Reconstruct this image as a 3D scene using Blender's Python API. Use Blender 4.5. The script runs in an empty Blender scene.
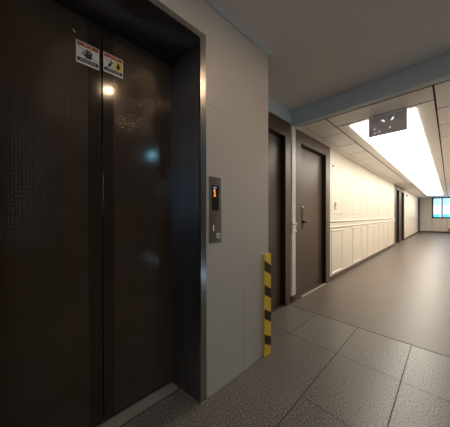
import bpy, bmesh, math, random
from mathutils import Vector, Matrix

# ---------------------------------------------------------------- camera, world, light, exposure
S = bpy.context.scene
C = S.collection
H = 1.15
F_PX, YAW, PITCH, ROLL, CY = 216.435, 0.804115, -0.005048, -0.001911, 216.608
cd = bpy.data.cameras.new('camera')
cam = bpy.data.objects.new('camera', cd); C.objects.link(cam); S.camera = cam
Fw = Vector((-math.sin(YAW)*math.cos(PITCH), math.cos(YAW)*math.cos(PITCH), math.sin(PITCH)))
Rt = Vector((math.cos(YAW), math.sin(YAW), 0)); Up = Rt.cross(Fw)
R2 = Rt*math.cos(ROLL) + Up*math.sin(ROLL); U2 = -Rt*math.sin(ROLL) + Up*math.cos(ROLL)
m = Matrix((R2, U2, -Fw)).transposed().to_4x4(); m.translation = (0, 0, H)
cam.matrix_world = m
cd.sensor_fit = 'HORIZONTAL'; cd.sensor_width = 36; cd.lens = F_PX*36/450
cd.shift_x = 0; cd.shift_y = (CY-213.5)/450
cd.clip_start = 0.05; cd.clip_end = 300

w = bpy.data.worlds.new('sky'); S.world = w; w.use_nodes = True
bg = w.node_tree.nodes['Background']
bg.inputs[0].default_value = (0.52, 0.74, 1.0, 1); bg.inputs[1].default_value = 5.2

LIGHT_PANEL = 7.2          # long corridor ceiling light
DOWN_WARM = 200.0           # recessed lamps of the lift lobby and its added fill lamps
DOWN_COOL = 190.0
S.view_settings.view_transform = 'Standard'; S.view_settings.look = 'None'
S.view_settings.exposure = 0.0; S.view_settings.gamma = 1.0
S.view_settings.use_curve_mapping = False

# ---------------------------------------------------------------- materials
def mat(name, col, rough=0.5, metal=0.0, noise=0.0, nscale=20, bump=0.0, bscale=60, emit=None, es=0, spec=0.5, aniso=None):
    M = bpy.data.materials.new(name); M.use_nodes = True
    nt = M.node_tree; b = nt.nodes['Principled BSDF']; N = nt.nodes.new; L = nt.links.new
    b.inputs['Base Color'].default_value = (*col, 1); b.inputs['Roughness'].default_value = rough
    b.inputs['Metallic'].default_value = metal; b.inputs['Specular IOR Level'].default_value = spec
    tc = N('ShaderNodeTexCoord')
    if noise:
        t = N('ShaderNodeTexNoise'); t.inputs['Scale'].default_value = nscale; t.inputs['Detail'].default_value = 4
        mp = N('ShaderNodeMapping')
        if aniso: mp.inputs['Scale'].default_value = aniso
        L(tc.outputs['Object'], mp.inputs[0]); L(mp.outputs[0], t.inputs['Vector'])
        r = N('ShaderNodeMapRange'); r.inputs[3].default_value = 1-noise; r.inputs[4].default_value = 1+noise
        r.inputs[1].default_value = .3; r.inputs[2].default_value = .7
        L(t.outputs['Fac'], r.inputs[0])
        mx = N('ShaderNodeVectorMath'); mx.operation = 'SCALE'; mx.inputs[0].default_value = col
        L(r.outputs[0], mx.inputs['Scale']); L(mx.outputs[0], b.inputs['Base Color'])
    if bump:
        t = N('ShaderNodeTexNoise'); t.inputs['Scale'].default_value = bscale
        L(tc.outputs['Object'], t.inputs['Vector'])
        bp = N('ShaderNodeBump'); bp.inputs['Strength'].default_value = bump; bp.inputs['Distance'].default_value = .002
        L(t.outputs['Fac'], bp.inputs['Height']); L(bp.outputs[0], b.inputs['Normal'])
    if emit:
        b.inputs['Emission Color'].default_value = (*emit, 1); b.inputs['Emission Strength'].default_value = es
    return M

def embossed(name, col, rough, metal):
    """pressed sheet metal: staggered little lens-shaped dimples in the bump"""
    M = mat(name, col, rough, metal, noise=.12, nscale=6)
    nt = M.node_tree; N = nt.nodes.new; L = nt.links.new; b = nt.nodes['Principled BSDF']
    tc = N('ShaderNodeTexCoord'); sx = N('ShaderNodeSeparateXYZ'); L(tc.outputs['Object'], sx.inputs[0])
    def mth(op, a, c=None):
        n = N('ShaderNodeMath'); n.operation = op
        for i, v in enumerate((a, c)):
            if v is None: continue
            if isinstance(v, (int, float)): n.inputs[i].default_value = v
            else: L(v, n.inputs[i])
        return n.outputs[0]
    P = 2*math.pi
    a = mth('SINE', mth('MULTIPLY', mth('ADD', sx.outputs[1], mth('MULTIPLY', sx.outputs[2], .62)), P/.025))
    c = mth('SINE', mth('MULTIPLY', mth('SUBTRACT', sx.outputs[1], mth('MULTIPLY', sx.outputs[2], .62)), P/.025))
    h = mth('MINIMUM', mth('MAXIMUM', mth('SUBTRACT', mth('MULTIPLY', a, c), .25), 0.0), .5)
    bp = N('ShaderNodeBump'); bp.inputs['Strength'].default_value = 1; bp.inputs['Distance'].default_value = .0007
    L(h, bp.inputs['Height']); L(bp.outputs[0], b.inputs['Normal'])
    return M

def tile_floor(name):
    M = bpy.data.materials.new(name); M.use_nodes = True
    nt = M.node_tree; N = nt.nodes.new; L = nt.links.new; b = nt.nodes['Principled BSDF']
    tc = N('ShaderNodeTexCoord'); sx = N('ShaderNodeSeparateXYZ'); L(tc.outputs['Object'], sx.inputs[0])
    def mth(op, a, c=None):
        n = N('ShaderNodeMath'); n.operation = op
        for i, v in enumerate((a, c)):
            if v is None: continue
            if isinstance(v, (int, float)): n.inputs[i].default_value = v
            else: L(v, n.inputs[i])
        return n.outputs[0]
    def joint(sock, off, pitch):
        u = mth('FRACT', mth('DIVIDE', mth('ADD', sock, off), pitch))
        d = mth('MULTIPLY', mth('MINIMUM', u, mth('SUBTRACT', 1.0, u)), pitch)
        return mth('LESS_THAN', d, .0028), mth('FLOOR', mth('DIVIDE', mth('ADD', sock, off), pitch))
    jx, ix = joint(sx.outputs[0], .652+4.2, .42); jy, iy = joint(sx.outputs[1], -1.302+6.1, .61)
    slab = mth('MULTIPLY', mth('LESS_THAN', sx.outputs[0], -.657), mth('LESS_THAN', sx.outputs[1], 1.905))   # uncut slab in front of the lift
    j = mth('MULTIPLY', mth('MAXIMUM', jx, jy), mth('SUBTRACT', 1.0, slab))
    v = N('ShaderNodeTexNoise'); v.inputs['Scale'].default_value = 125; v.inputs['Detail'].default_value = 3; v.inputs['Roughness'].default_value = .8
    L(tc.outputs['Object'], v.inputs['Vector'])
    cr = N('ShaderNodeValToRGB'); e = cr.color_ramp.elements
    e[0].position = .40; e[0].color = (.045, .041, .038, 1); e[1].position = .62; e[1].color = (.40, .375, .345, 1)
    x = e.new(.5); x.color = (.15, .138, .125, 1)
    L(v.outputs['Fac'], cr.inputs[0])
    wn = N('ShaderNodeTexWhiteNoise'); wn.noise_dimensions = '2D'
    cb = N('ShaderNodeCombineXYZ'); L(ix, cb.inputs[0]); L(iy, cb.inputs[1]); L(cb.outputs[0], wn.inputs['Vector'])
    sc = N('ShaderNodeVectorMath'); sc.operation = 'SCALE'; L(cr.outputs[0], sc.inputs[0])
    L(mth('ADD', mth('MULTIPLY', wn.outputs['Value'], .16), .92), sc.inputs['Scale'])
    mx = N('ShaderNodeMix'); mx.data_type = 'RGBA'; L(j, mx.inputs[0]); L(sc.outputs[0], mx.inputs[6]); mx.inputs[7].default_value = (.025, .02, .017, 1)
    L(mx.outputs[2], b.inputs['Base Color'])
    L(mth('ADD', mth('MULTIPLY', j, .4), .32), b.inputs['Roughness'])
    return M

def brushed(M_):
    """vertical brushing: highlights spread sideways into level streaks"""
    nt = M_.node_tree; b = nt.nodes['Principled BSDF']
    b.inputs['Anisotropic'].default_value = .92; b.inputs['Anisotropic Rotation'].default_value = ANISO_ROT
    t = nt.nodes.new('ShaderNodeTangent'); t.direction_type = 'RADIAL'; t.axis = 'Z'
    nt.links.new(t.outputs[0], b.inputs['Tangent'])
ANISO_ROT = 0.0
M = {}
M['lobby_wall'] = mat('greige wall panel', (.54, .50, .45), .42, noise=.02, nscale=3)
M['blue_grey'] = mat('pale blue grey paint', (.52, .60, .63), .6)
M['crown'] = mat('grey cornice paint', (.50, .53, .53), .6)
M['side_wall'] = mat('dark brown lobby wall', (.16, .13, .11), .6)
M['lobby_ceil'] = mat('matt lobby ceiling', (.76, .72, .68), .8, bump=.1)
M['cream'] = mat('cream painted wall', (.82, .755, .66), .5, noise=.02, nscale=2)
M['cream_trim'] = mat('cream painted moulding', (.83, .78, .70), .4)
M['white_trim'] = mat('off white pilaster paint', (.72, .68, .63), .4)
M['cceil'] = mat('beige ceiling panel', (.86, .84, .83), .5, noise=.03, nscale=2)
M['groove'] = mat('dark groove', (.035, .03, .028), .7)
M['seam'] = mat('grey panel joint', (.22, .205, .19), .7)
M['brown_dark'] = mat('dark brown skirting', (.055, .035, .025), .4, noise=.1, nscale=8)
M['door_brown'] = mat('bronze brown steel door', (.082, .055, .037), .40, metal=.0, noise=.06, nscale=4, bump=.05, bscale=200)
M['frame_brown'] = mat('bronze brown steel frame', (.092, .064, .045), .40, metal=.05)
M['gasket'] = mat('black door seal', (.012, .010, .010), .35)
M['lift_smooth'] = mat('smooth bronze lift metal', (.046, .031, .022), .11, metal=.25, noise=.08, nscale=5, aniso=(1, 1, .1))
M['lift_emboss'] = embossed('embossed bronze lift metal', (.085, .056, .038), .125, .3)
M['jamb'] = mat('dark mirror stainless', (.24, .26, .30), .38, metal=1, noise=.12, nscale=60, aniso=(1, 1, .02))
brushed(M['jamb'])
M['stainless'] = mat('brushed stainless', (.50, .48, .46), .22, metal=1, noise=.08, nscale=40, aniso=(1, 1, .05))
M['alu'] = mat('aluminium', (.42, .39, .35), .45, metal=.3, noise=.12, nscale=80)
M['granite'] = tile_floor('grey granite tiles')
M['vinyl'] = mat('taupe vinyl floor', (.158, .124, .100), .38, noise=.05, nscale=3)
M['black'] = mat('black plastic', (.012, .012, .013), .25)
M['black_matt'] = mat('black print', (.008, .008, .008), .5)
M['white'] = mat('white print', (.75, .74, .72), .45)
M['white_plastic'] = mat('white plastic', (.8, .79, .76), .4)
M['red'] = mat('red print', (.42, .04, .025), .45)
M['red_gloss'] = mat('glossy red enamel', (.62, .045, .02), .3)
M['orange'] = mat('orange print', (.75, .28, .05), .5)
M['yellow_print'] = mat('yellow print', (.80, .62, .03), .45)
M['yellow'] = mat('yellow foam', (.78, .54, .06), .6, noise=.06, nscale=15)
M['orange_led'] = mat('orange digit light', (.9, .2, .03), .5, emit=(1, .16, .02), es=2.2)
M['led'] = mat('small white light', (.9, .9, .9), .5, emit=(.95, .95, 1), es=1.2)
M['led_dim'] = mat('pale button light', (.4, .45, .5), .5, emit=(.6, .8, 1), es=.35)
M['sign_dark'] = mat('dark grey sign sheet', (.86, .82, .85), .4)
M['diffuser'] = mat('lit ceiling diffuser', (.9, .88, .84), .5, emit=(1, .93, .81), es=LIGHT_PANEL)
M['lamp_warm'] = mat('warm lamp lens', (.9, .9, .9), .5, emit=(1, .74, .48), es=DOWN_WARM)
M['lamp_cool'] = mat('cool lamp lens', (.9, .9, .9), .5, emit=(.22, .66, 1), es=DOWN_COOL)
M['bronze'] = mat('dark bronze lock', (.010, .008, .007), .35)
M['brass'] = mat('aged brass switch plate', (.42, .36, .27), .35, metal=.6)
M['win_frame'] = mat('near black window frame', (.025, .025, .03), .4)
M['facade'] = mat('pale blue white facade', (.42, .40, .38), .7, noise=.05, nscale=.6)
M['facade_cyan'] = mat('teal glazed strip', (.03, .26, .32), .4)
M['facade_glass'] = mat('grey blue window glass', (.22, .27, .29), .4)
g = bpy.data.materials.new('clear glass'); g.use_nodes = True
b = g.node_tree.nodes['Principled BSDF']; b.inputs['Transmission Weight'].default_value = 1; b.inputs['Roughness'].default_value = 0
b.inputs['IOR'].default_value = 1.02; b.inputs['Base Color'].default_value = (.95, .99, 1, 1); M['glass'] = g

# ---------------------------------------------------------------- helpers
def add_box(bm, x0, x1, y0, y1, z0, z1, mi=0):
    vs = [bm.verts.new(p) for p in ((x0,y0,z0),(x1,y0,z0),(x1,y1,z0),(x0,y1,z0),(x0,y0,z1),(x1,y0,z1),(x1,y1,z1),(x0,y1,z1))]
    for f in ((0,3,2,1),(4,5,6,7),(0,1,5,4),(1,2,6,5),(2,3,7,6),(3,0,4,7)):
        bm.faces.new([vs[i] for i in f]).material_index = mi
def box(*a): 
    bm = bmesh.new(); add_box(bm, *a); return bm
def add_prism(bm, pts, axis, a, b_, mi=0):
    """extrude a 2-D outline along an axis; pts are the two other coordinates in xyz order"""
    def P(p, t):
        q = list(p); q.insert('XYZ'.index(axis), t); return q
    A = [bm.verts.new(P(p, a)) for p in pts]; B = [bm.verts.new(P(p, b_)) for p in pts]
    n = len(pts); fs = [bm.faces.new(A), bm.faces.new(B[::-1])]
    for i in range(n): fs.append(bm.faces.new([A[i], B[i], B[(i+1)%n], A[(i+1)%n]]))
    for f in fs: f.material_index = mi
def prism(*a, **k):
    bm = bmesh.new(); add_prism(bm, *a, **k); return bm
def lathe(prof, seg=24, mi=0, bm=None, M4=None):
    bm = bm or bmesh.new(); rings = []
    for r, z in prof:
        rings.append([bm.verts.new((M4 or Matrix()) @ Vector((max(r,1e-4)*math.cos(t*2*math.pi/seg), max(r,1e-4)*math.sin(t*2*math.pi/seg), z))) for t in range(seg)])
    for a, b_ in zip(rings, rings[1:]):
        for i in range(seg): bm.faces.new([a[i], a[(i+1)%seg], b_[(i+1)%seg], b_[i]]).smooth = True
    bm.faces.new(rings[0][::-1]); bm.faces.new(rings[-1]); return bm
def tube(pts, r, seg=10, bm=None):
    bm = bm or bmesh.new(); rings = []; pts = [Vector(p) for p in pts]
    for i, p in enumerate(pts):
        d = (pts[min(i+1,len(pts)-1)] - pts[max(i-1,0)]).normalized()
        u = d.orthogonal().normalized() if i == 0 else (u - d*u.dot(d)).normalized(); v = d.cross(u)
        rings.append([bm.verts.new(p + (u*math.cos(t*2*math.pi/seg) + v*math.sin(t*2*math.pi/seg))*r) for t in range(seg)])
    for a, b_ in zip(rings, rings[1:]):
        for i in range(seg): bm.faces.new([a[i], a[(i+1)%seg], b_[(i+1)%seg], b_[i]]).smooth = True
    bm.faces.new(rings[0][::-1]); bm.faces.new(rings[-1]); return bm
def obj(name, bm, mats, parent=None, bevel=0, loc=None):
    bmesh.ops.recalc_face_normals(bm, faces=bm.faces)
    me = bpy.data.meshes.new(name)
    off = Vector(loc) if loc else Vector((0,0,0))
    if loc: bmesh.ops.translate(bm, verts=bm.verts, vec=-off)
    bm.to_mesh(me); bm.free()
    for k in (mats if isinstance(mats, (list, tuple)) else [mats]): me.materials.append(M[k])
    o = bpy.data.objects.new(name, me); C.objects.link(o); o.location = off
    if parent: o.parent = parent; 
    if bevel:
        md = o.modifiers.new('bevel', 'BEVEL'); md.width = bevel; md.segments = 2; md.limit_method = 'ANGLE'
    return o
def struct(name, bm, mats, parent=None, bevel=0):
    o = obj(name, bm, mats, parent, bevel)
    if not parent: o['kind'] = 'structure'
    return o
def tag(o, label, cat, group=None, kind=None):
    o['label'] = label; o['category'] = cat
    if group: o['group'] = group
    if kind: o['kind'] = kind
    return o
def thing(name, loc, label=None, cat=None, group=None, kind=None):
    o = bpy.data.objects.new(name, None); C.objects.link(o); o.location = loc; o.empty_display_size = .05
    if label: o['label'] = label
    if cat: o['category'] = cat
    if group: o['group'] = group
    if kind: o['kind'] = kind
    return o
def part(name, bm, mats, root, bevel=0):
    """bm is given in world metres, the parent sits at root.location (unrotated)"""
    off = Vector((0,0,0)); p = root
    while p: off += p.location; p = p.parent
    bmesh.ops.translate(bm, verts=bm.verts, vec=-off)
    return obj(name, bm, mats, root, bevel)

# ---------------------------------------------------------------- measured places
XE, XC, XD = -1.055, -1.452, -1.322      # lift wall, corridor wall, lift door plane
ZL, ZC = 2.51, 2.32                      # lobby ceiling, corridor ceiling
YB, YV, YF = 2.61, 2.515, 19.81          # beam face, tile/vinyl edge, far wall
XR, XLOB, YBACK = 0.62, 3.2, -3.2        # corridor right wall, lobby right wall, lobby back wall
CORN = 1.52
Y0, Y1 = -.166, .848                     # outer lift frame
ZT = 2.262

# ---------------------------------------------------------------- structure: floors
struct('floor', box(-1.62, XLOB+.1, YBACK-.1, YV, -.1, 0), 'granite')
struct('floor', box(XC-.15, XR+.1, YV+.006, YF+.15, -.1, 0), 'vinyl')
struct('trim_1', box(XC-.1, XR+.1, YV-.003, YV+.0065, -.05, .0012), 'groove')
# ---------------------------------------------------------------- structure: lift wall
wl = struct('wall_left', box(XC-.17, XE, Y1, CORN, 0, ZL), 'lobby_wall')
def seam(y0, y1, z0, z1, nm='panel_seam'):
    part(nm, box(XE-.001, XE+.0006, y0, y1, z0, z1), 'seam', wl)
seam(1.2015, 1.2035, 0, .62)
seam(Y1+.002, 1.26, 1.849, 1.8508)
struct('wall_left', box(XC-.17, XE, Y0, Y1, ZT, ZL), 'lobby_wall', wl)
struct('wall_left', box(XC-.17, XE, YBACK, Y0, 0, ZL), 'lobby_wall', wl)
struct('wall_left', box(XC-.17, XC-.06, Y0, Y1, 0, ZT), 'groove', wl)
# ---------------------------------------------------------------- structure: corridor left wall, with openings for four doors
DOORS = [(1.535, 2.575, 1.610, 2.452), (2.692, 3.912, 2.868, 3.742), (10.31, 11.49, 10.46, 11.33), (11.60, 12.77, 11.745, 12.62)]
ZDO, ZDI = 2.343, 2.155
wc = None
y = CORN
for (a, b_, c, d) in DOORS:
    bm = bmesh.new()
    if a > y: add_box(bm, XC-.17, XC, y, a, 0, ZL if a < 2.7 else ZC+.1)
    add_box(bm, XC-.17, XC, a, b_, ZDO if b_ < 2.7 else min(ZDO, ZC+.02), ZL if b_ < 2.7 else ZC+.1)
    if wc is None: wc = struct('wall_left', bm, 'lobby_wall')
    else: struct('wall_left', bm, 'cream', wc)
    y = b_
struct('wall_left', box(XC-.17, XC, y, YF, 0, ZC+.1), 'cream', wc)
for (a, b_, c, d) in DOORS:      # dark closed backs of the door openings
    struct('wall_left', box(XC-.17, XC-.13, a, b_, 0, ZDO), 'groove', wc)
# raised panel mouldings of the corridor wall
def moulding(y0, y1, z0, z1, k=1):
    bm = bmesh.new(); t, d = .028, .013
    pr = [(XC, 0), (XC+.004*k, .0), (XC+d*k, .009), (XC+.009*k, .020), (XC, t)]
    for (ya, yb, za, zb) in ((y0, y1, z0, z0+t), (y0, y1, z1-t, z1), (y0, y0+t, z0, z1), (y1-t, y1, z0, z1)):
        if yb-ya > t*1.5:
            s = 1 if za == z0 else -1; zz = za if s == 1 else zb
            add_prism(bm, [(px, zz+s*q) for px, q in pr], 'Y', ya, yb)
        else:
            s = 1 if ya == y0 else -1; yy = ya if s == 1 else yb
            add_prism(bm, [(px, yy+s*q) for px, q in pr], 'Z', za, zb)
    part('panel_moulding', bm, 'cream_trim', wc)
for ya, yb in ((4.00, 4.56), (5.20, 5.86), (6.40, 7.08), (7.68, 8.38), (8.98, 9.80), (13.15, 13.85), (14.4, 15.1), (15.65, 16.35), (16.9, 17.6)):
    moulding(ya, yb, .105, .885); moulding(ya, yb, 1.185, 2.07, .38)
# chair rail and skirting
def rail(y0, y1, nm, x=XC, tall=True):
    bm = bmesh.new()
    add_box(bm, x, x+.006, y0, y1, .945, 1.03)
    add_prism(bm, [(x, 1.022), (x+.012, 1.022), (x+.024, 1.036), (x+.024, 1.046), (x+.010, 1.054), (x, 1.054)], 'Y', y0, y1)
    add_prism(bm, [(x, .925), (x+.008, .925), (x+.017, .934), (x+.017, .944), (x+.006, .952), (x, .952)], 'Y', y0, y1)
    return struct(nm, bm, 'cream_trim')
rail(3.912, 10.31, 'trim_2'); rail(12.77, YF-.74, 'trim_3')
for i, (ya, yb) in enumerate(((3.912, 10.31), (12.77, YF-.74))):
    struct('baseboard_left', prism([(XC, 0), (XC+.016, 0), (XC+.016, .068), (XC+.010, .078), (XC, .078)], 'Y', ya, yb), 'brown_dark')
# pilaster between the first two doors
pil = struct('trim_4', box(XC, XC+.022, 2.598, 2.6915, .09, ZC), 'white_trim', bevel=.002)
bm = box(XC, XC+.030, 2.590, 2.6915, .945, 1.03)
add_prism(bm, [(XC, 1.022), (XC+.034, 1.022), (XC+.046, 1.036), (XC+.046, 1.048), (XC+.030, 1.056), (XC, 1.056)], 'Y', 2.584, 2.6915)
add_prism(bm, [(XC, .925), (XC+.030, .925), (XC+.039, .934), (XC+.039, .944), (XC+.028, .952), (XC, .952)], 'Y', 2.585, 2.6915)
part('rail_block', bm, 'white_trim', pil)
part('plinth', box(XC, XC+.026, 2.5755, 2.6915, 0, .09), 'brown_dark', pil)
# far wall around window
WX0, WX1, WZ0, WZ1 = -.825, .55, .945, 2.315
bm = bmesh.new()
add_box(bm, XC-.17, WX0, YF, YF+.15, 0, ZC+.1); add_box(bm, WX0, XR+.1, YF, YF+.15, 0, WZ0)
add_box(bm, WX1, XR+.1, YF, YF+.15, WZ0, ZC+.1); add_box(bm, WX0, WX1, YF, YF+.15, WZ1, ZC+.1)
wf = struct('wall_back', bm, 'cream')
for xs in (-.815, -.12):
    part('panel_seam', box(xs-.007, xs+.007, YF-.003, YF+.001, .08, .93), 'brass', wf)
part('dado_moulding', box(XC+.07, WX0-.02, YF-.016, YF, .985, 1.01), 'cream_trim', wf)
struct('baseboard_back', box(XC+.062, XR, YF-.018, YF, 0, .09), 'brown_dark')
struct('trim_5', box(XC, XC+.062, YF-.74, YF, 0, ZC-.02), 'brown_dark')
wn = thing('window_1', (-.14, YF+.04, WZ0), kind='structure')
bm = bmesh.new(); t = .08
for a in ((WX0, WX1, WZ0, WZ0+t), (WX0, WX1, WZ1-t, WZ1), (WX0, WX0+t, WZ0, WZ1), (WX1-t, WX1, WZ0, WZ1)):
    add_box(bm, a[0], a[1], YF-.02, YF+.08, a[2], a[3])
part('window_frame', bm, 'win_frame', wn)
for xm in (-.345, .105): part('mullion', box(xm-.03, xm+.03, YF, YF+.06, WZ0+t, WZ1-t), 'win_frame', wn)
part('pane', box(WX0+t, WX1-t, YF+.055, YF+.059, WZ0+t, WZ1-t), 'glass', wn)
# corridor right wall (just outside the frame) and lobby walls behind the camera
struct('wall_right', box(XR, XR+.12, YB+.14, YF, 0, ZC+.1), 'cream')
struct('baseboard_right', box(XR-.016, XR, YB+.14, YF-.02, 0, .078), 'brown_dark')
struct('wall_front', box(XR, XLOB+.1, YB, YB+.14, 0, ZL), 'side_wall')
struct('wall_near', box(XC-.17, XLOB+.1, YBACK-.1, YBACK, 0, ZL), 'side_wall')
W2 = (-3.05, -.9, 1.35, 2.25)
bm = bmesh.new()
add_box(bm, XLOB, XLOB+.1, YBACK, W2[0], 0, ZL); add_box(bm, XLOB, XLOB+.1, W2[1], YB, 0, ZL)
add_box(bm, XLOB, XLOB+.1, W2[0], W2[1], 0, W2[2]); add_box(bm, XLOB, XLOB+.1, W2[0], W2[1], W2[3], ZL)
struct('wall_side', bm, 'side_wall')
w2 = thing('window_2', (XLOB, -2.1, W2[2]), kind='structure')
bm = bmesh.new()
for a in ((W2[0], W2[1], W2[2], W2[2]+.05), (W2[0], W2[1], W2[3]-.05, W2[3]), (W2[0], W2[0]+.05, W2[2], W2[3]), (W2[1]-.05, W2[1], W2[2], W2[3]), (-2.125, -2.075, W2[2], W2[3])):
    add_box(bm, XLOB, XLOB+.08, *a)
part('window_frame', bm, 'win_frame', w2)
part('pane', box(XLOB+.04, XLOB+.044, W2[0]+.05, W2[1]-.05, W2[2]+.05, W2[3]-.05), 'glass', w2)

# ---------------------------------------------------------------- ceilings
struct('ceiling', box(XC-.17, XLOB+.1, YBACK-.1, YB, ZL, ZL+.1), 'lobby_ceil')
struct('trim_6', box(XC-.17, XLOB, YB, YB+.08, ZC-.002, ZL+.1), 'blue_grey')     # beam between lobby and corridor
# narrow cornice along lift wall, wrapping the corner, and over first door
def crown(pts, y0, y1): return prism(pts, 'Y', y0, y1)
bm = crown([(XE, ZL-.034), (XE+.008, ZL-.034), (XE+.030, ZL-.010), (XE+.030, ZL), (XE, ZL)], YBACK, CORN)
add_prism(bm, [(CORN, ZL-.034), (CORN+.008, ZL-.034), (CORN+.030, ZL-.010), (CORN+.030, ZL), (CORN, ZL)], 'X', XC, XE+.026)
struct('trim_7', bm, 'crown')
struct('trim_8', box(XC, XC+.012, CORN, YB, ZDO+.004, ZL), 'blue_grey')
# corridor ceiling: panels with open joints below a dark back
LX0, LX1, LY0, LY1 = -.905, -.255, 3.13, 17.6
bm = bmesh.new()
add_box(bm, XC-.17, XR+.1, YB+.08, YF+.1, ZC+.03, ZC+.1, 1)
def panel(x0, x1, y0, y1):      # pale face, dark edges
    add_box(bm, x0, x1, y0, y1, ZC+.004, ZC+.03, 1); add_box(bm, x0, x1, y0, y1, ZC, ZC+.004, 0)
gr = .022
panel(XC, -1.346, YB+.08, YF)
for (xa, xb) in ((-1.338, -1.055), (-.098, XR)):
    panel(xa, xb, YB+.08, 2.71-gr/2)
    ys = [2.71] + [3.345+.635*i for i in range(26)] + [YF]
    for p, q in zip(ys, ys[1:]): panel(xa, xb, p+gr/2, q-gr/2)
panel(-1.038, -.113, YB+.08, 2.71-gr/2)
panel(-1.038, -.113, 2.71+gr/2, 3.055-gr/2)
panel(-1.038, LX0-.004, 3.055+gr/2, LY1); panel(LX1+.004, -.113, 3.055+gr/2, LY1)
panel(LX0-.004, LX1+.004, 3.055+gr/2, LY0-.004); panel(-1.038, -.113, LY1, YF)
struct('ceiling', bm, ['cceil', 'groove'])

lt = thing('ceiling_light', ((LX0+LX1)/2, (LY0+LY1)/2, ZC), 'very long glowing flat light panel set in the corridor ceiling', 'ceiling light')
part('diffuser', box(LX0+.004, LX1-.004, LY0+.004, LY1-.004, ZC-.010, ZC+.012), 'diffuser', lt)
bm = bmesh.new()
for a in ((LX0-.003, LX0+.004, LY0, LY1), (LX1-.004, LX1+.003, LY0, LY1), (LX0, LX1, LY0-.003, LY0+.004), (LX0, LX1, LY1-.004, LY1+.0)):
    add_box(bm, *a, ZC-.001, ZC+.02)
part('frame', bm, 'white_plastic', lt)

# hanging dark sign at the near end of the light
sg = thing('hanging_sign', (-.505, 3.09, 2.085), 'dark grey hanging sign plate with small white lights below the corridor light panel', 'sign')
part('plate', box(-.685, -.325, 3.082, 3.094, 2.09, 2.318), 'sign_dark', sg, bevel=.001)
for (x0, z0, x1, z1) in ((-.552, 2.262, -.528, 2.238), (-.465, 2.238, -.443, 2.262)):  # lights mirrored in the plate, drawn as glowing bars
    d = Vector((x1-x0, 0, z1-z0)).normalized(); n = Vector((-d.z, 0, d.x))*.006
    q = [(x0+n.x, z0+n.z), (x1+n.x, z1+n.z), (x1-n.x, z1-n.z), (x0-n.x, z0-n.z)]
    part('light_mark', prism([(p[0], p[1]) for p in q], 'Y', 3.079, 3.083), 'led', sg)
for (x, z) in ((-.625, 2.175), (-.622, 2.125), (-.575, 2.135), (-.475, 2.155)):  # mirrored light spots, drawn as glowing dots
    part('light_dot', lathe([(.006, 0), (.006, .004)], 12, M4=Matrix.Translation((x, 3.083, z)) @ Matrix.Rotation(math.pi/2, 4, 'X')), 'led', sg)
for x in (-.62, -.39): part('hanger', box(x-.006, x+.006, 3.084, 3.092, 2.316, 2.332), 'sign_dark', sg)
part('top_clip', box(-.56, -.44, 3.072, 3.098, 2.285, 2.305), 'sign_dark', sg, bevel=.003)

# recessed lamps of the lift lobby, with two added fill lamps
def downlight(x, y, lens, label, r=.045):
    t = thing('downlight', (x, y, ZL), label, 'ceiling light')
    part('ring', lathe([(r, -.0005), (r+.016, -.0005), (r+.018, -.004), (r+.002, -.006), (r, -.004)], 28, M4=Matrix.Translation((x, y, ZL))), 'white_plastic', t)
    part('lens', lathe([(r, -.004), (r*.95, -.008), (r*.5, -.010)], 28, M4=Matrix.Translation((x, y, ZL))), lens, t)
downlight(-.08, .72, 'lamp_warm', 'round warm ceiling lamp nearer to the lift doors')
downlight(-.17, 1.34, 'lamp_warm', 'round warm ceiling lamp nearer to the corridor beam')
downlight(2.2, -1.6, 'lamp_warm', 'round warm ceiling lamp in the middle of the lobby')  # added out of view to brighten the lobby and its ceiling
downlight(.5, -1.7, 'lamp_warm', 'round warm ceiling lamp near the back of the lobby')  # second added lamp, also there only to brighten the lobby
downlight(2.0, 2.2, 'lamp_cool', 'round cool blue ceiling lamp at the right end of the lobby', .055)

# ---------------------------------------------------------------- lift
fr = thing('elevator_frame', (-1.18, .341, 0), 'stainless steel surround of the elevator opening in the greige wall', 'elevator frame')
mid = .341
def mir(pts, s): return [(x, y) if s > 0 else (x, 2*mid-y) for x, y in pts]
for s in (1, -1):
    part('jamb', prism(mir([(XD, .764), (XE-.001, .801), (XE-.001, .8475), (XD, .8475)], s), 'Z', 0, 2.205), 'jamb', fr)
    part('face_trim', prism(mir([(XE-.001, .8005), (XE+.010, .803), (XE+.010, .846), (XE+.001, .8475), (XE-.001, .8475)], s), 'Z', 0, 2.2615), 'stainless', fr)
part('header', prism([(XD, 2.185), (XE-.001, 2.222), (XE-.001, 2.2615), (XD, 2.2615)], 'Y', 2*mid-.8475, .8475), 'jamb', fr)
part('face_trim', prism([(XE-.001, 2.2215), (XE+.010, 2.224), (XE+.010, 2.260), (XE+.001, 2.2615), (XE-.001, 2.2615)], 'Y', 2*mid-.803, .803), 'stainless', fr)
part('screw', lathe([(.004, 0), (.004, .002), (.002, .003)], 10, M4=Matrix.Translation((XE+.001, .853, 2.215)) @ Matrix.Rotation(math.pi/2, 4, 'Y')), 'stainless', fr)
for s, lab in ((1, 'right sliding leaf of the bronze brown elevator door, with warning sticker partly yellow'), (-1, 'left sliding leaf of the bronze brown elevator door, with black hand sticker')):
    ed = thing('elevator_door', (XD-.02, mid+s*.22, .01), lab, 'elevator door')
    ya, yb = (mid+.0025, .80) if s > 0 else (2*mid-.80, mid-.0025)
    part('leaf', box(XD-.040, XD-.0005, ya, yb, .008, 2.22), 'lift_smooth', ed, bevel=.0015)
    pa, pb = (.397, .762) if s > 0 else (2*mid-.762, .272)
    part('embossed_panel', box(XD-.001, XD+.0015, pa, pb, .03, 2.18), 'lift_emboss', ed)
sl = thing('door_sill', (XD+.04, mid, 0), 'ribbed metal threshold on the floor below the elevator doors', 'threshold')
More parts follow.
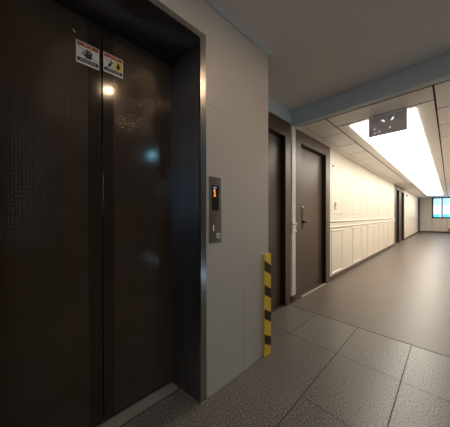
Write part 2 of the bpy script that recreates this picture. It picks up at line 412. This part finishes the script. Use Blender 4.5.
bm = box(XD-.045, XD+.082, -.082, .770, .0003, .003)
for i, x in enumerate((XD+.004, XD+.022, XD+.040, XD+.060, XD+.074)): add_box(bm, x, x+.009, -.082, .770, .003, .006)
part('ribbed_plate', bm, 'alu', sl)
part('edge_strip', box(XD+.0835, XD+.088, -.085, .772, .0003, .007), 'stainless', sl)

bm = bmesh.new(); add_prism(bm, [(XD+.089, .7765), (XE+.004, .7998), (XE+.004, .7965), (XD+.089, .7725)], 'Z', .0003, .006)
add_box(bm, XE+.0105, XE+.014, .798, .850, .0003, .006)
part('edge_strip', bm, 'alu', sl)

# call panel
cp = thing('call_panel', (XE, .93, .974), 'narrow stainless elevator call panel with orange number and square button', 'elevator call panel')
part('faceplate', box(XE, XE+.008, .872, .978, .974, 1.398), 'stainless', cp, bevel=.0015)
dsp = part('display', box(XE+.007, XE+.0095, .892, .953, 1.182, 1.342), 'black', cp)
X1 = XE+.0095
part('digit', prism([(.907, 1.272), (.925, 1.272), (.925, 1.279), (.920, 1.279), (.920, 1.318), (.912, 1.318), (.906, 1.310), (.906, 1.303), (.912, 1.306), (.912, 1.279), (.907, 1.279)], 'X', X1, X1+.0006), 'orange_led', dsp)
bm = box(X1, X1+.0006, .905, .916, 1.325, 1.333); add_box(bm, X1, X1+.0006, .920, .930, 1.325, 1.333)
part('status_mark', bm, 'led_dim', dsp)
part('slit_light', box(XE+.0075, XE+.009, .904, .909, 1.05, 1.09), 'led_dim', cp)
bt = part('button', box(XE+.0075, XE+.012, .931, .961, 1.003, 1.036), 'white_plastic', cp, bevel=.002)
part('button_face', box(XE+.012, XE+.0135, .936, .956, 1.008, 1.031), 'alu', bt)
part('arrow', prism([(.942, 1.015), (.950, 1.015), (.946, 1.024)], 'X', XE+.0135, XE+.0142), 'black_matt', bt)

# stickers on the doors
def sticker(y0, y1, z0, z1, label, kind):
    x = XD+.0016 if kind else XD+.0016
    t = thing('warning_sticker', (x, (y0+y1)/2, z0), label, 'sticker')
    hh, ww = z1-z0, y1-y0
    part('backing', box(x, x+.0006, y0, y1, z0, z1), 'white', t)
    X = x+.0006
    def b2(nm, u0, u1, v0, v1, mt, lay=1): return part(nm, box(X, X+.0003*lay, y0+u0*ww, y0+u1*ww, z0+v0*hh, z0+v1*hh), mt, t)
    b2('title_band', .04, .96, .80, .96, 'red')
    bm = bmesh.new()
    for u0, u1 in ((.34, .48), (.55, .70)): add_box(bm, X, X+.0006, y0+u0*ww, y0+u1*ww, z0+.84*hh, z0+.92*hh)
    part('title_mark', bm, 'orange', t)
    b2('caption_band', .04, .96, .09, .26, 'black_matt')
    bm = bmesh.new()
    for i in range(9): add_box(bm, X, X+.0006, y0+(.16+i*.078)*ww, y0+(.205+i*.078)*ww, z0+.155*hh, z0+.195*hh)
    part('caption_mark', bm, 'white', t)
    def P(u, v): return (y0+u*ww, z0+v*hh)
    def bar(bm, u0, v0, u1, v1, w_, lay):
        a, c = Vector(P(u0, v0)), Vector(P(u1, v1)); d = (c-a).normalized(); n = Vector((-d.y, d.x))*w_*ww/2
        add_prism(bm, [tuple(a-n), tuple(c-n), tuple(c+n), tuple(a+n)], 'X', X, X+.0003*lay)
    if not kind:
        bm = bmesh.new()   # open hand
        add_prism(bm, [P(.40, .32), P(.62, .32), P(.68, .42), P(.66, .54), P(.40, .54), P(.36, .42)], 'X', X, X+.0004)
        for (a, b_, c, d) in ((.42, .5, .38, .68), (.49, .5, .48, .74), (.56, .5, .58, .73), (.63, .5, .67, .66), (.38, .40, .24, .54)):
            bar(bm, a, b_, c, d, .072, 1.5)
        part('hand_mark', bm, 'black_matt', t)
        bm = bmesh.new(); bar(bm, .06, .76, .92, .30, .022, 2); part('slash', bm, 'black_matt', t)
    else:
        b2('yellow_field', .55, .96, .30, .78, 'yellow_print')
        bm = bmesh.new()
        for (cu, cv) in ((.75, .5),):
            bar(bm, cu, cv-.12, cu, cv+.12, .12, 2.5); bar(bm, cu-.12, cv-.02, cu+.12, cv+.06, .06, 2.5); bar(bm, cu-.07, cv-.15, cu+.02, cv, .06, 2.5)
            bar(bm, cu, cv+.13, cu, cv+.20, .08, 2.5)
        bar(bm, .30, .38, .38, .58, .10, 2); bar(bm, .34, .50, .22, .40, .05, 2); bar(bm, .37, .62, .40, .70, .08, 2); bar(bm, .36, .52, .48, .60, .05, 2); bar(bm, .30, .40, .22, .30, .05, 2)
        part('figure_mark', bm, 'black_matt', t)
        bm = bmesh.new(); bar(bm, .08, .74, .50, .32, .02, 2.2); part('slash', bm, 'black_matt', t)
sticker(.222, .327, 1.937, 2.050, 'square white warning sticker with black open hand on the left elevator leaf', 0)
sticker(.347, .450, 1.945, 2.052, 'square white warning sticker with a yellow field on the right elevator leaf', 1)
tag(obj('adhesive_scrap', prism([(.206, 2.090), (.211, 2.094), (.222, 2.084), (.220, 2.078), (.214, 2.080)], 'X', XD+.0015, XD+.0022), 'alu', loc=(XD+.002, .212, 2.085)),
    'tiny pale scrap stuck on the elevator door above the hand sticker', 'scrap')

# yellow and black corner guard
cg = thing('corner_guard', (XE+.01, 1.49, 0), 'yellow foam corner guard with slanted black stripes on the lift wall corner', 'corner guard')
bm = bmesh.new()
def strip(x0, x1, y0, y1, z0, z1, slant, mi):     # front leg piece with slanted ends (z falls towards +Y)
    pass
zt = .834; gx0, gx1, gy0, gy1 = XE, XE+.020, 1.438, CORN+.008
stripes = [(.787, .706), (.592, .511), (.394, .314), (.190, .114)]
drop = .052
def guardseg(za, zb, mi, top=False, bot=False):
    """piece between two slanted cuts: za upper, zb lower height at near edge"""
    def Z(z, y, flat): return z if flat else z - drop*(y-gy0)/(gy1-gy0)
    out = [(gx1, gy0), (gx1, gy1), (XC*.25+XE*.75, gy1), (XC*.25+XE*.75, CORN), (XE, CORN), (XE, gy0)]
    T = [bm.verts.new((x, y, Z(za, y, top))) for x, y in out]; B = [bm.verts.new((x, y, Z(zb, y, bot))) for x, y in out]
    n = len(out); fs = [bm.faces.new(T), bm.faces.new(B[::-1])] + [bm.faces.new([T[i], B[i], B[(i+1)%n], T[(i+1)%n]]) for i in range(n)]
    for f in fs[:-1]: f.material_index = mi
z = zt; top = True
for a, b_ in stripes:
    guardseg(z, a, 0, top=top); guardseg(a, b_, 1); z = b_; top = False
guardseg(z, .002, 0, bot=True)
part('foam_strip', bm, ['yellow', 'black_matt'], cg)

# ---------------------------------------------------------------- flat doors
def flat_door(n, a, b_, c, d, lock=True):
    r = thing('door_%d' % n, (XC, (a+b_)/2, 0), kind='structure')
    zt = ZDO if n == 1 else ZC-.001
    xf = XC+.014; xb = XC-.10; xl = XC-.058
    bm = bmesh.new()
    add_prism(bm, [(a, 0), (b_, 0), (b_, zt), (a, zt), (a, 0.001), (c, .001), (c, ZDI), (d, ZDI), (d, .001)][:0] or [(a, 0), (c, 0), (c, zt), (a, zt)], 'X', xb, xf)
    add_prism(bm, [(d, 0), (b_, 0), (b_, zt), (d, zt)], 'X', xb, xf)
    add_prism(bm, [(c, ZDI), (d, ZDI), (d, zt), (c, zt)], 'X', xb, xf)
    part('door_frame', bm, 'frame_brown', r, bevel=.002)
    bm = bmesh.new()       # black seal lining the recess
    add_box(bm, xl-.001, xf-.010, d-.0035, d+.0005, .012, ZDI); add_box(bm, xl-.001, xf-.010, c-.0005, c+.0035, .012, ZDI)
    add_box(bm, xl-.001, xf-.010, c, d, ZDI-.0035, ZDI+.0005)
    part('door_seal', bm, 'gasket', r)
    lf = part('door_leaf', box(xl-.04, xl, c+.002, d-.002, .014, ZDI-.002), 'door_brown', r, bevel=.002)
    part('threshold', box(xb, xf-.012, c, d, .0, .010), 'frame_brown', r)
    if n != 1: part('threshold_edge', box(xf-.0115, xf-.002, c, d, .0, .009), 'white_trim', r)
    for z0 in (.045, ZDI-.085):
        part('hinge', lathe([(.011, 0), (.011, .055), (.007, .062)], 14, M4=Matrix.Translation((xf-.006, d-.012, z0))), 'bronze', r)
    bm = bmesh.new()
    for (ya, yb) in ((a, c), (d, b_)): add_box(bm, xf-.002, xf+.006, ya+.002, yb-.002, 0, .05)
    part('frame_foot', bm, 'frame_brown', r)
    if lock:
        yl = c+.145
        lk = part('door_lock', box(xl, xl+.022, yl-.032, yl+.032, .955, 1.285), 'bronze', lf, bevel=.006)
        bm = lathe([(.022, 0), (.022, .02), (.012, .024), (.011, .045)], 18, M4=Matrix.Translation((xl+.020, yl, 1.055)) @ Matrix.Rotation(math.pi/2, 4, 'Y'))
        tube([(xl+.058, yl-.004, 1.055), (xl+.064, yl+.02, 1.055), (xl+.064, yl+.07, 1.055), (xl+.060, yl+.135, 1.053)], .009, 10, bm)
        part('lever_handle', bm, 'bronze', lf)
        part('lock_cap', box(xl+.02, xl+.026, yl-.018, yl+.018, 1.262, 1.280), 'stainless', lf, bevel=.002)  # pale bar standing in for the highlight on top of the lock
    part('door_viewer', lathe([(.012, 0), (.012, .004), (.007, .006)], 16, M4=Matrix.Translation((xl, (c+d)/2, 1.5)) @ Matrix.Rotation(math.pi/2, 4, 'Y')), 'bronze', lf) if n != 2 else None
for i, dd in enumerate(DOORS): flat_door(i+1, *dd, lock=(i != 0))

# ---------------------------------------------------------------- small things on the corridor wall
sw = thing('light_switch', (XC, 4.20, 1.26), 'small brass coloured switch plate on cream wall just past the nearer white panelled door', 'switch')
sw['label'] = 'small brass coloured switch plate on the cream wall beside the door with the lever'
part('plate', box(XC, XC+.008, 4.160, 4.235, 1.255, 1.385), 'brass', sw, bevel=.002)
part('rocker', box(XC+.008, XC+.012, 4.178, 4.217, 1.275, 1.315), 'white_plastic', sw, bevel=.001)
part('rocker', box(XC+.008, XC+.012, 4.178, 4.217, 1.325, 1.365), 'brass', sw, bevel=.001)
sn = lathe([(.020, 0), (.020, .008), (.013, .016)], 18, M4=Matrix.Translation((XC, 4.08, 2.03)) @ Matrix.Rotation(math.pi/2, 4, 'Y'))
tag(obj('wall_sensor', sn, 'alu', loc=(XC, 4.08, 2.03)), 'tiny round grey sensor high on cream wall near the door with the lever', 'sensor')
cv = lathe([(.045, 0), (.045, .02), (.03, .04)], 14, M4=Matrix.Translation((XC, 13.55, 2.09)) @ Matrix.Rotation(math.pi/2, 4, 'Y'))
tag(obj('wall_sensor', cv, 'groove', loc=(XC, 13.55, 2.09)), 'small dark round fitting high on the wall beyond the far pair of doors', 'sensor')
so = thing('wall_outlet', (XC, 15.75, .45), 'white wall outlet low on the cream wall near far end of corridor', 'outlet')
part('plate', box(XC, XC+.010, 15.62, 15.90, .44, .56), 'white_plastic', so, bevel=.002)
for yy in (15.69, 15.83): part('socket', lathe([(.022, 0), (.022, .003)], 14, M4=Matrix.Translation((XC+.010, yy, .50)) @ Matrix.Rotation(math.pi/2, 4, 'Y')), 'alu', so)

# red extinguisher on the floor at the far end
ex, ey = .055, 19.45
fe = thing('fire_extinguisher', (ex, ey, 0), 'small red fire extinguisher on the floor by the far wall under the window', 'fire extinguisher')
part('cylinder_body', lathe([(.085, 0.0), (.095, .012), (.095, .24), (.085, .275), (.05, .305), (.032, .315), (.030, .33)], 24, M4=Matrix.Translation((ex, ey, 0))), 'red_gloss', fe)
part('valve', box(ex-.03, ex+.03, ey-.015, ey+.015, .33, .355), 'black', fe, bevel=.003)
part('lever', box(ex-.09, ex+.03, ey-.010, ey+.010, .362, .372), 'red_gloss', fe, bevel=.002)
part('hose', tube([(ex-.03, ey, .345), (ex-.08, ey, .33), (ex-.115, ey, .26), (ex-.13, ey, .15), (ex-.135, ey, .04)], .014), 'red_gloss', fe)

# ---------------------------------------------------------------- outside: building across the way, seen through the far window
bd = thing('apartment_building', (0, YF+9, -6), 'pale blue and white building with teal strips seen outside the corridor window', 'building')
bY = YF+9
part('wall', box(-8, 8, bY, bY+4, -6, 9), 'facade', bd)
for k in range(-3, 6):
    for zz in (-2.0, .85, 3.7):
        x0 = -1.08+.65*k
        part('window', box(x0, x0+.40, bY-.06, bY+.02, zz+1.25, zz+2.1), 'facade_glass', bd)
        part('spandrel', box(x0, x0+.40, bY-.05, bY+.02, zz, zz+.36), 'facade_cyan', bd)
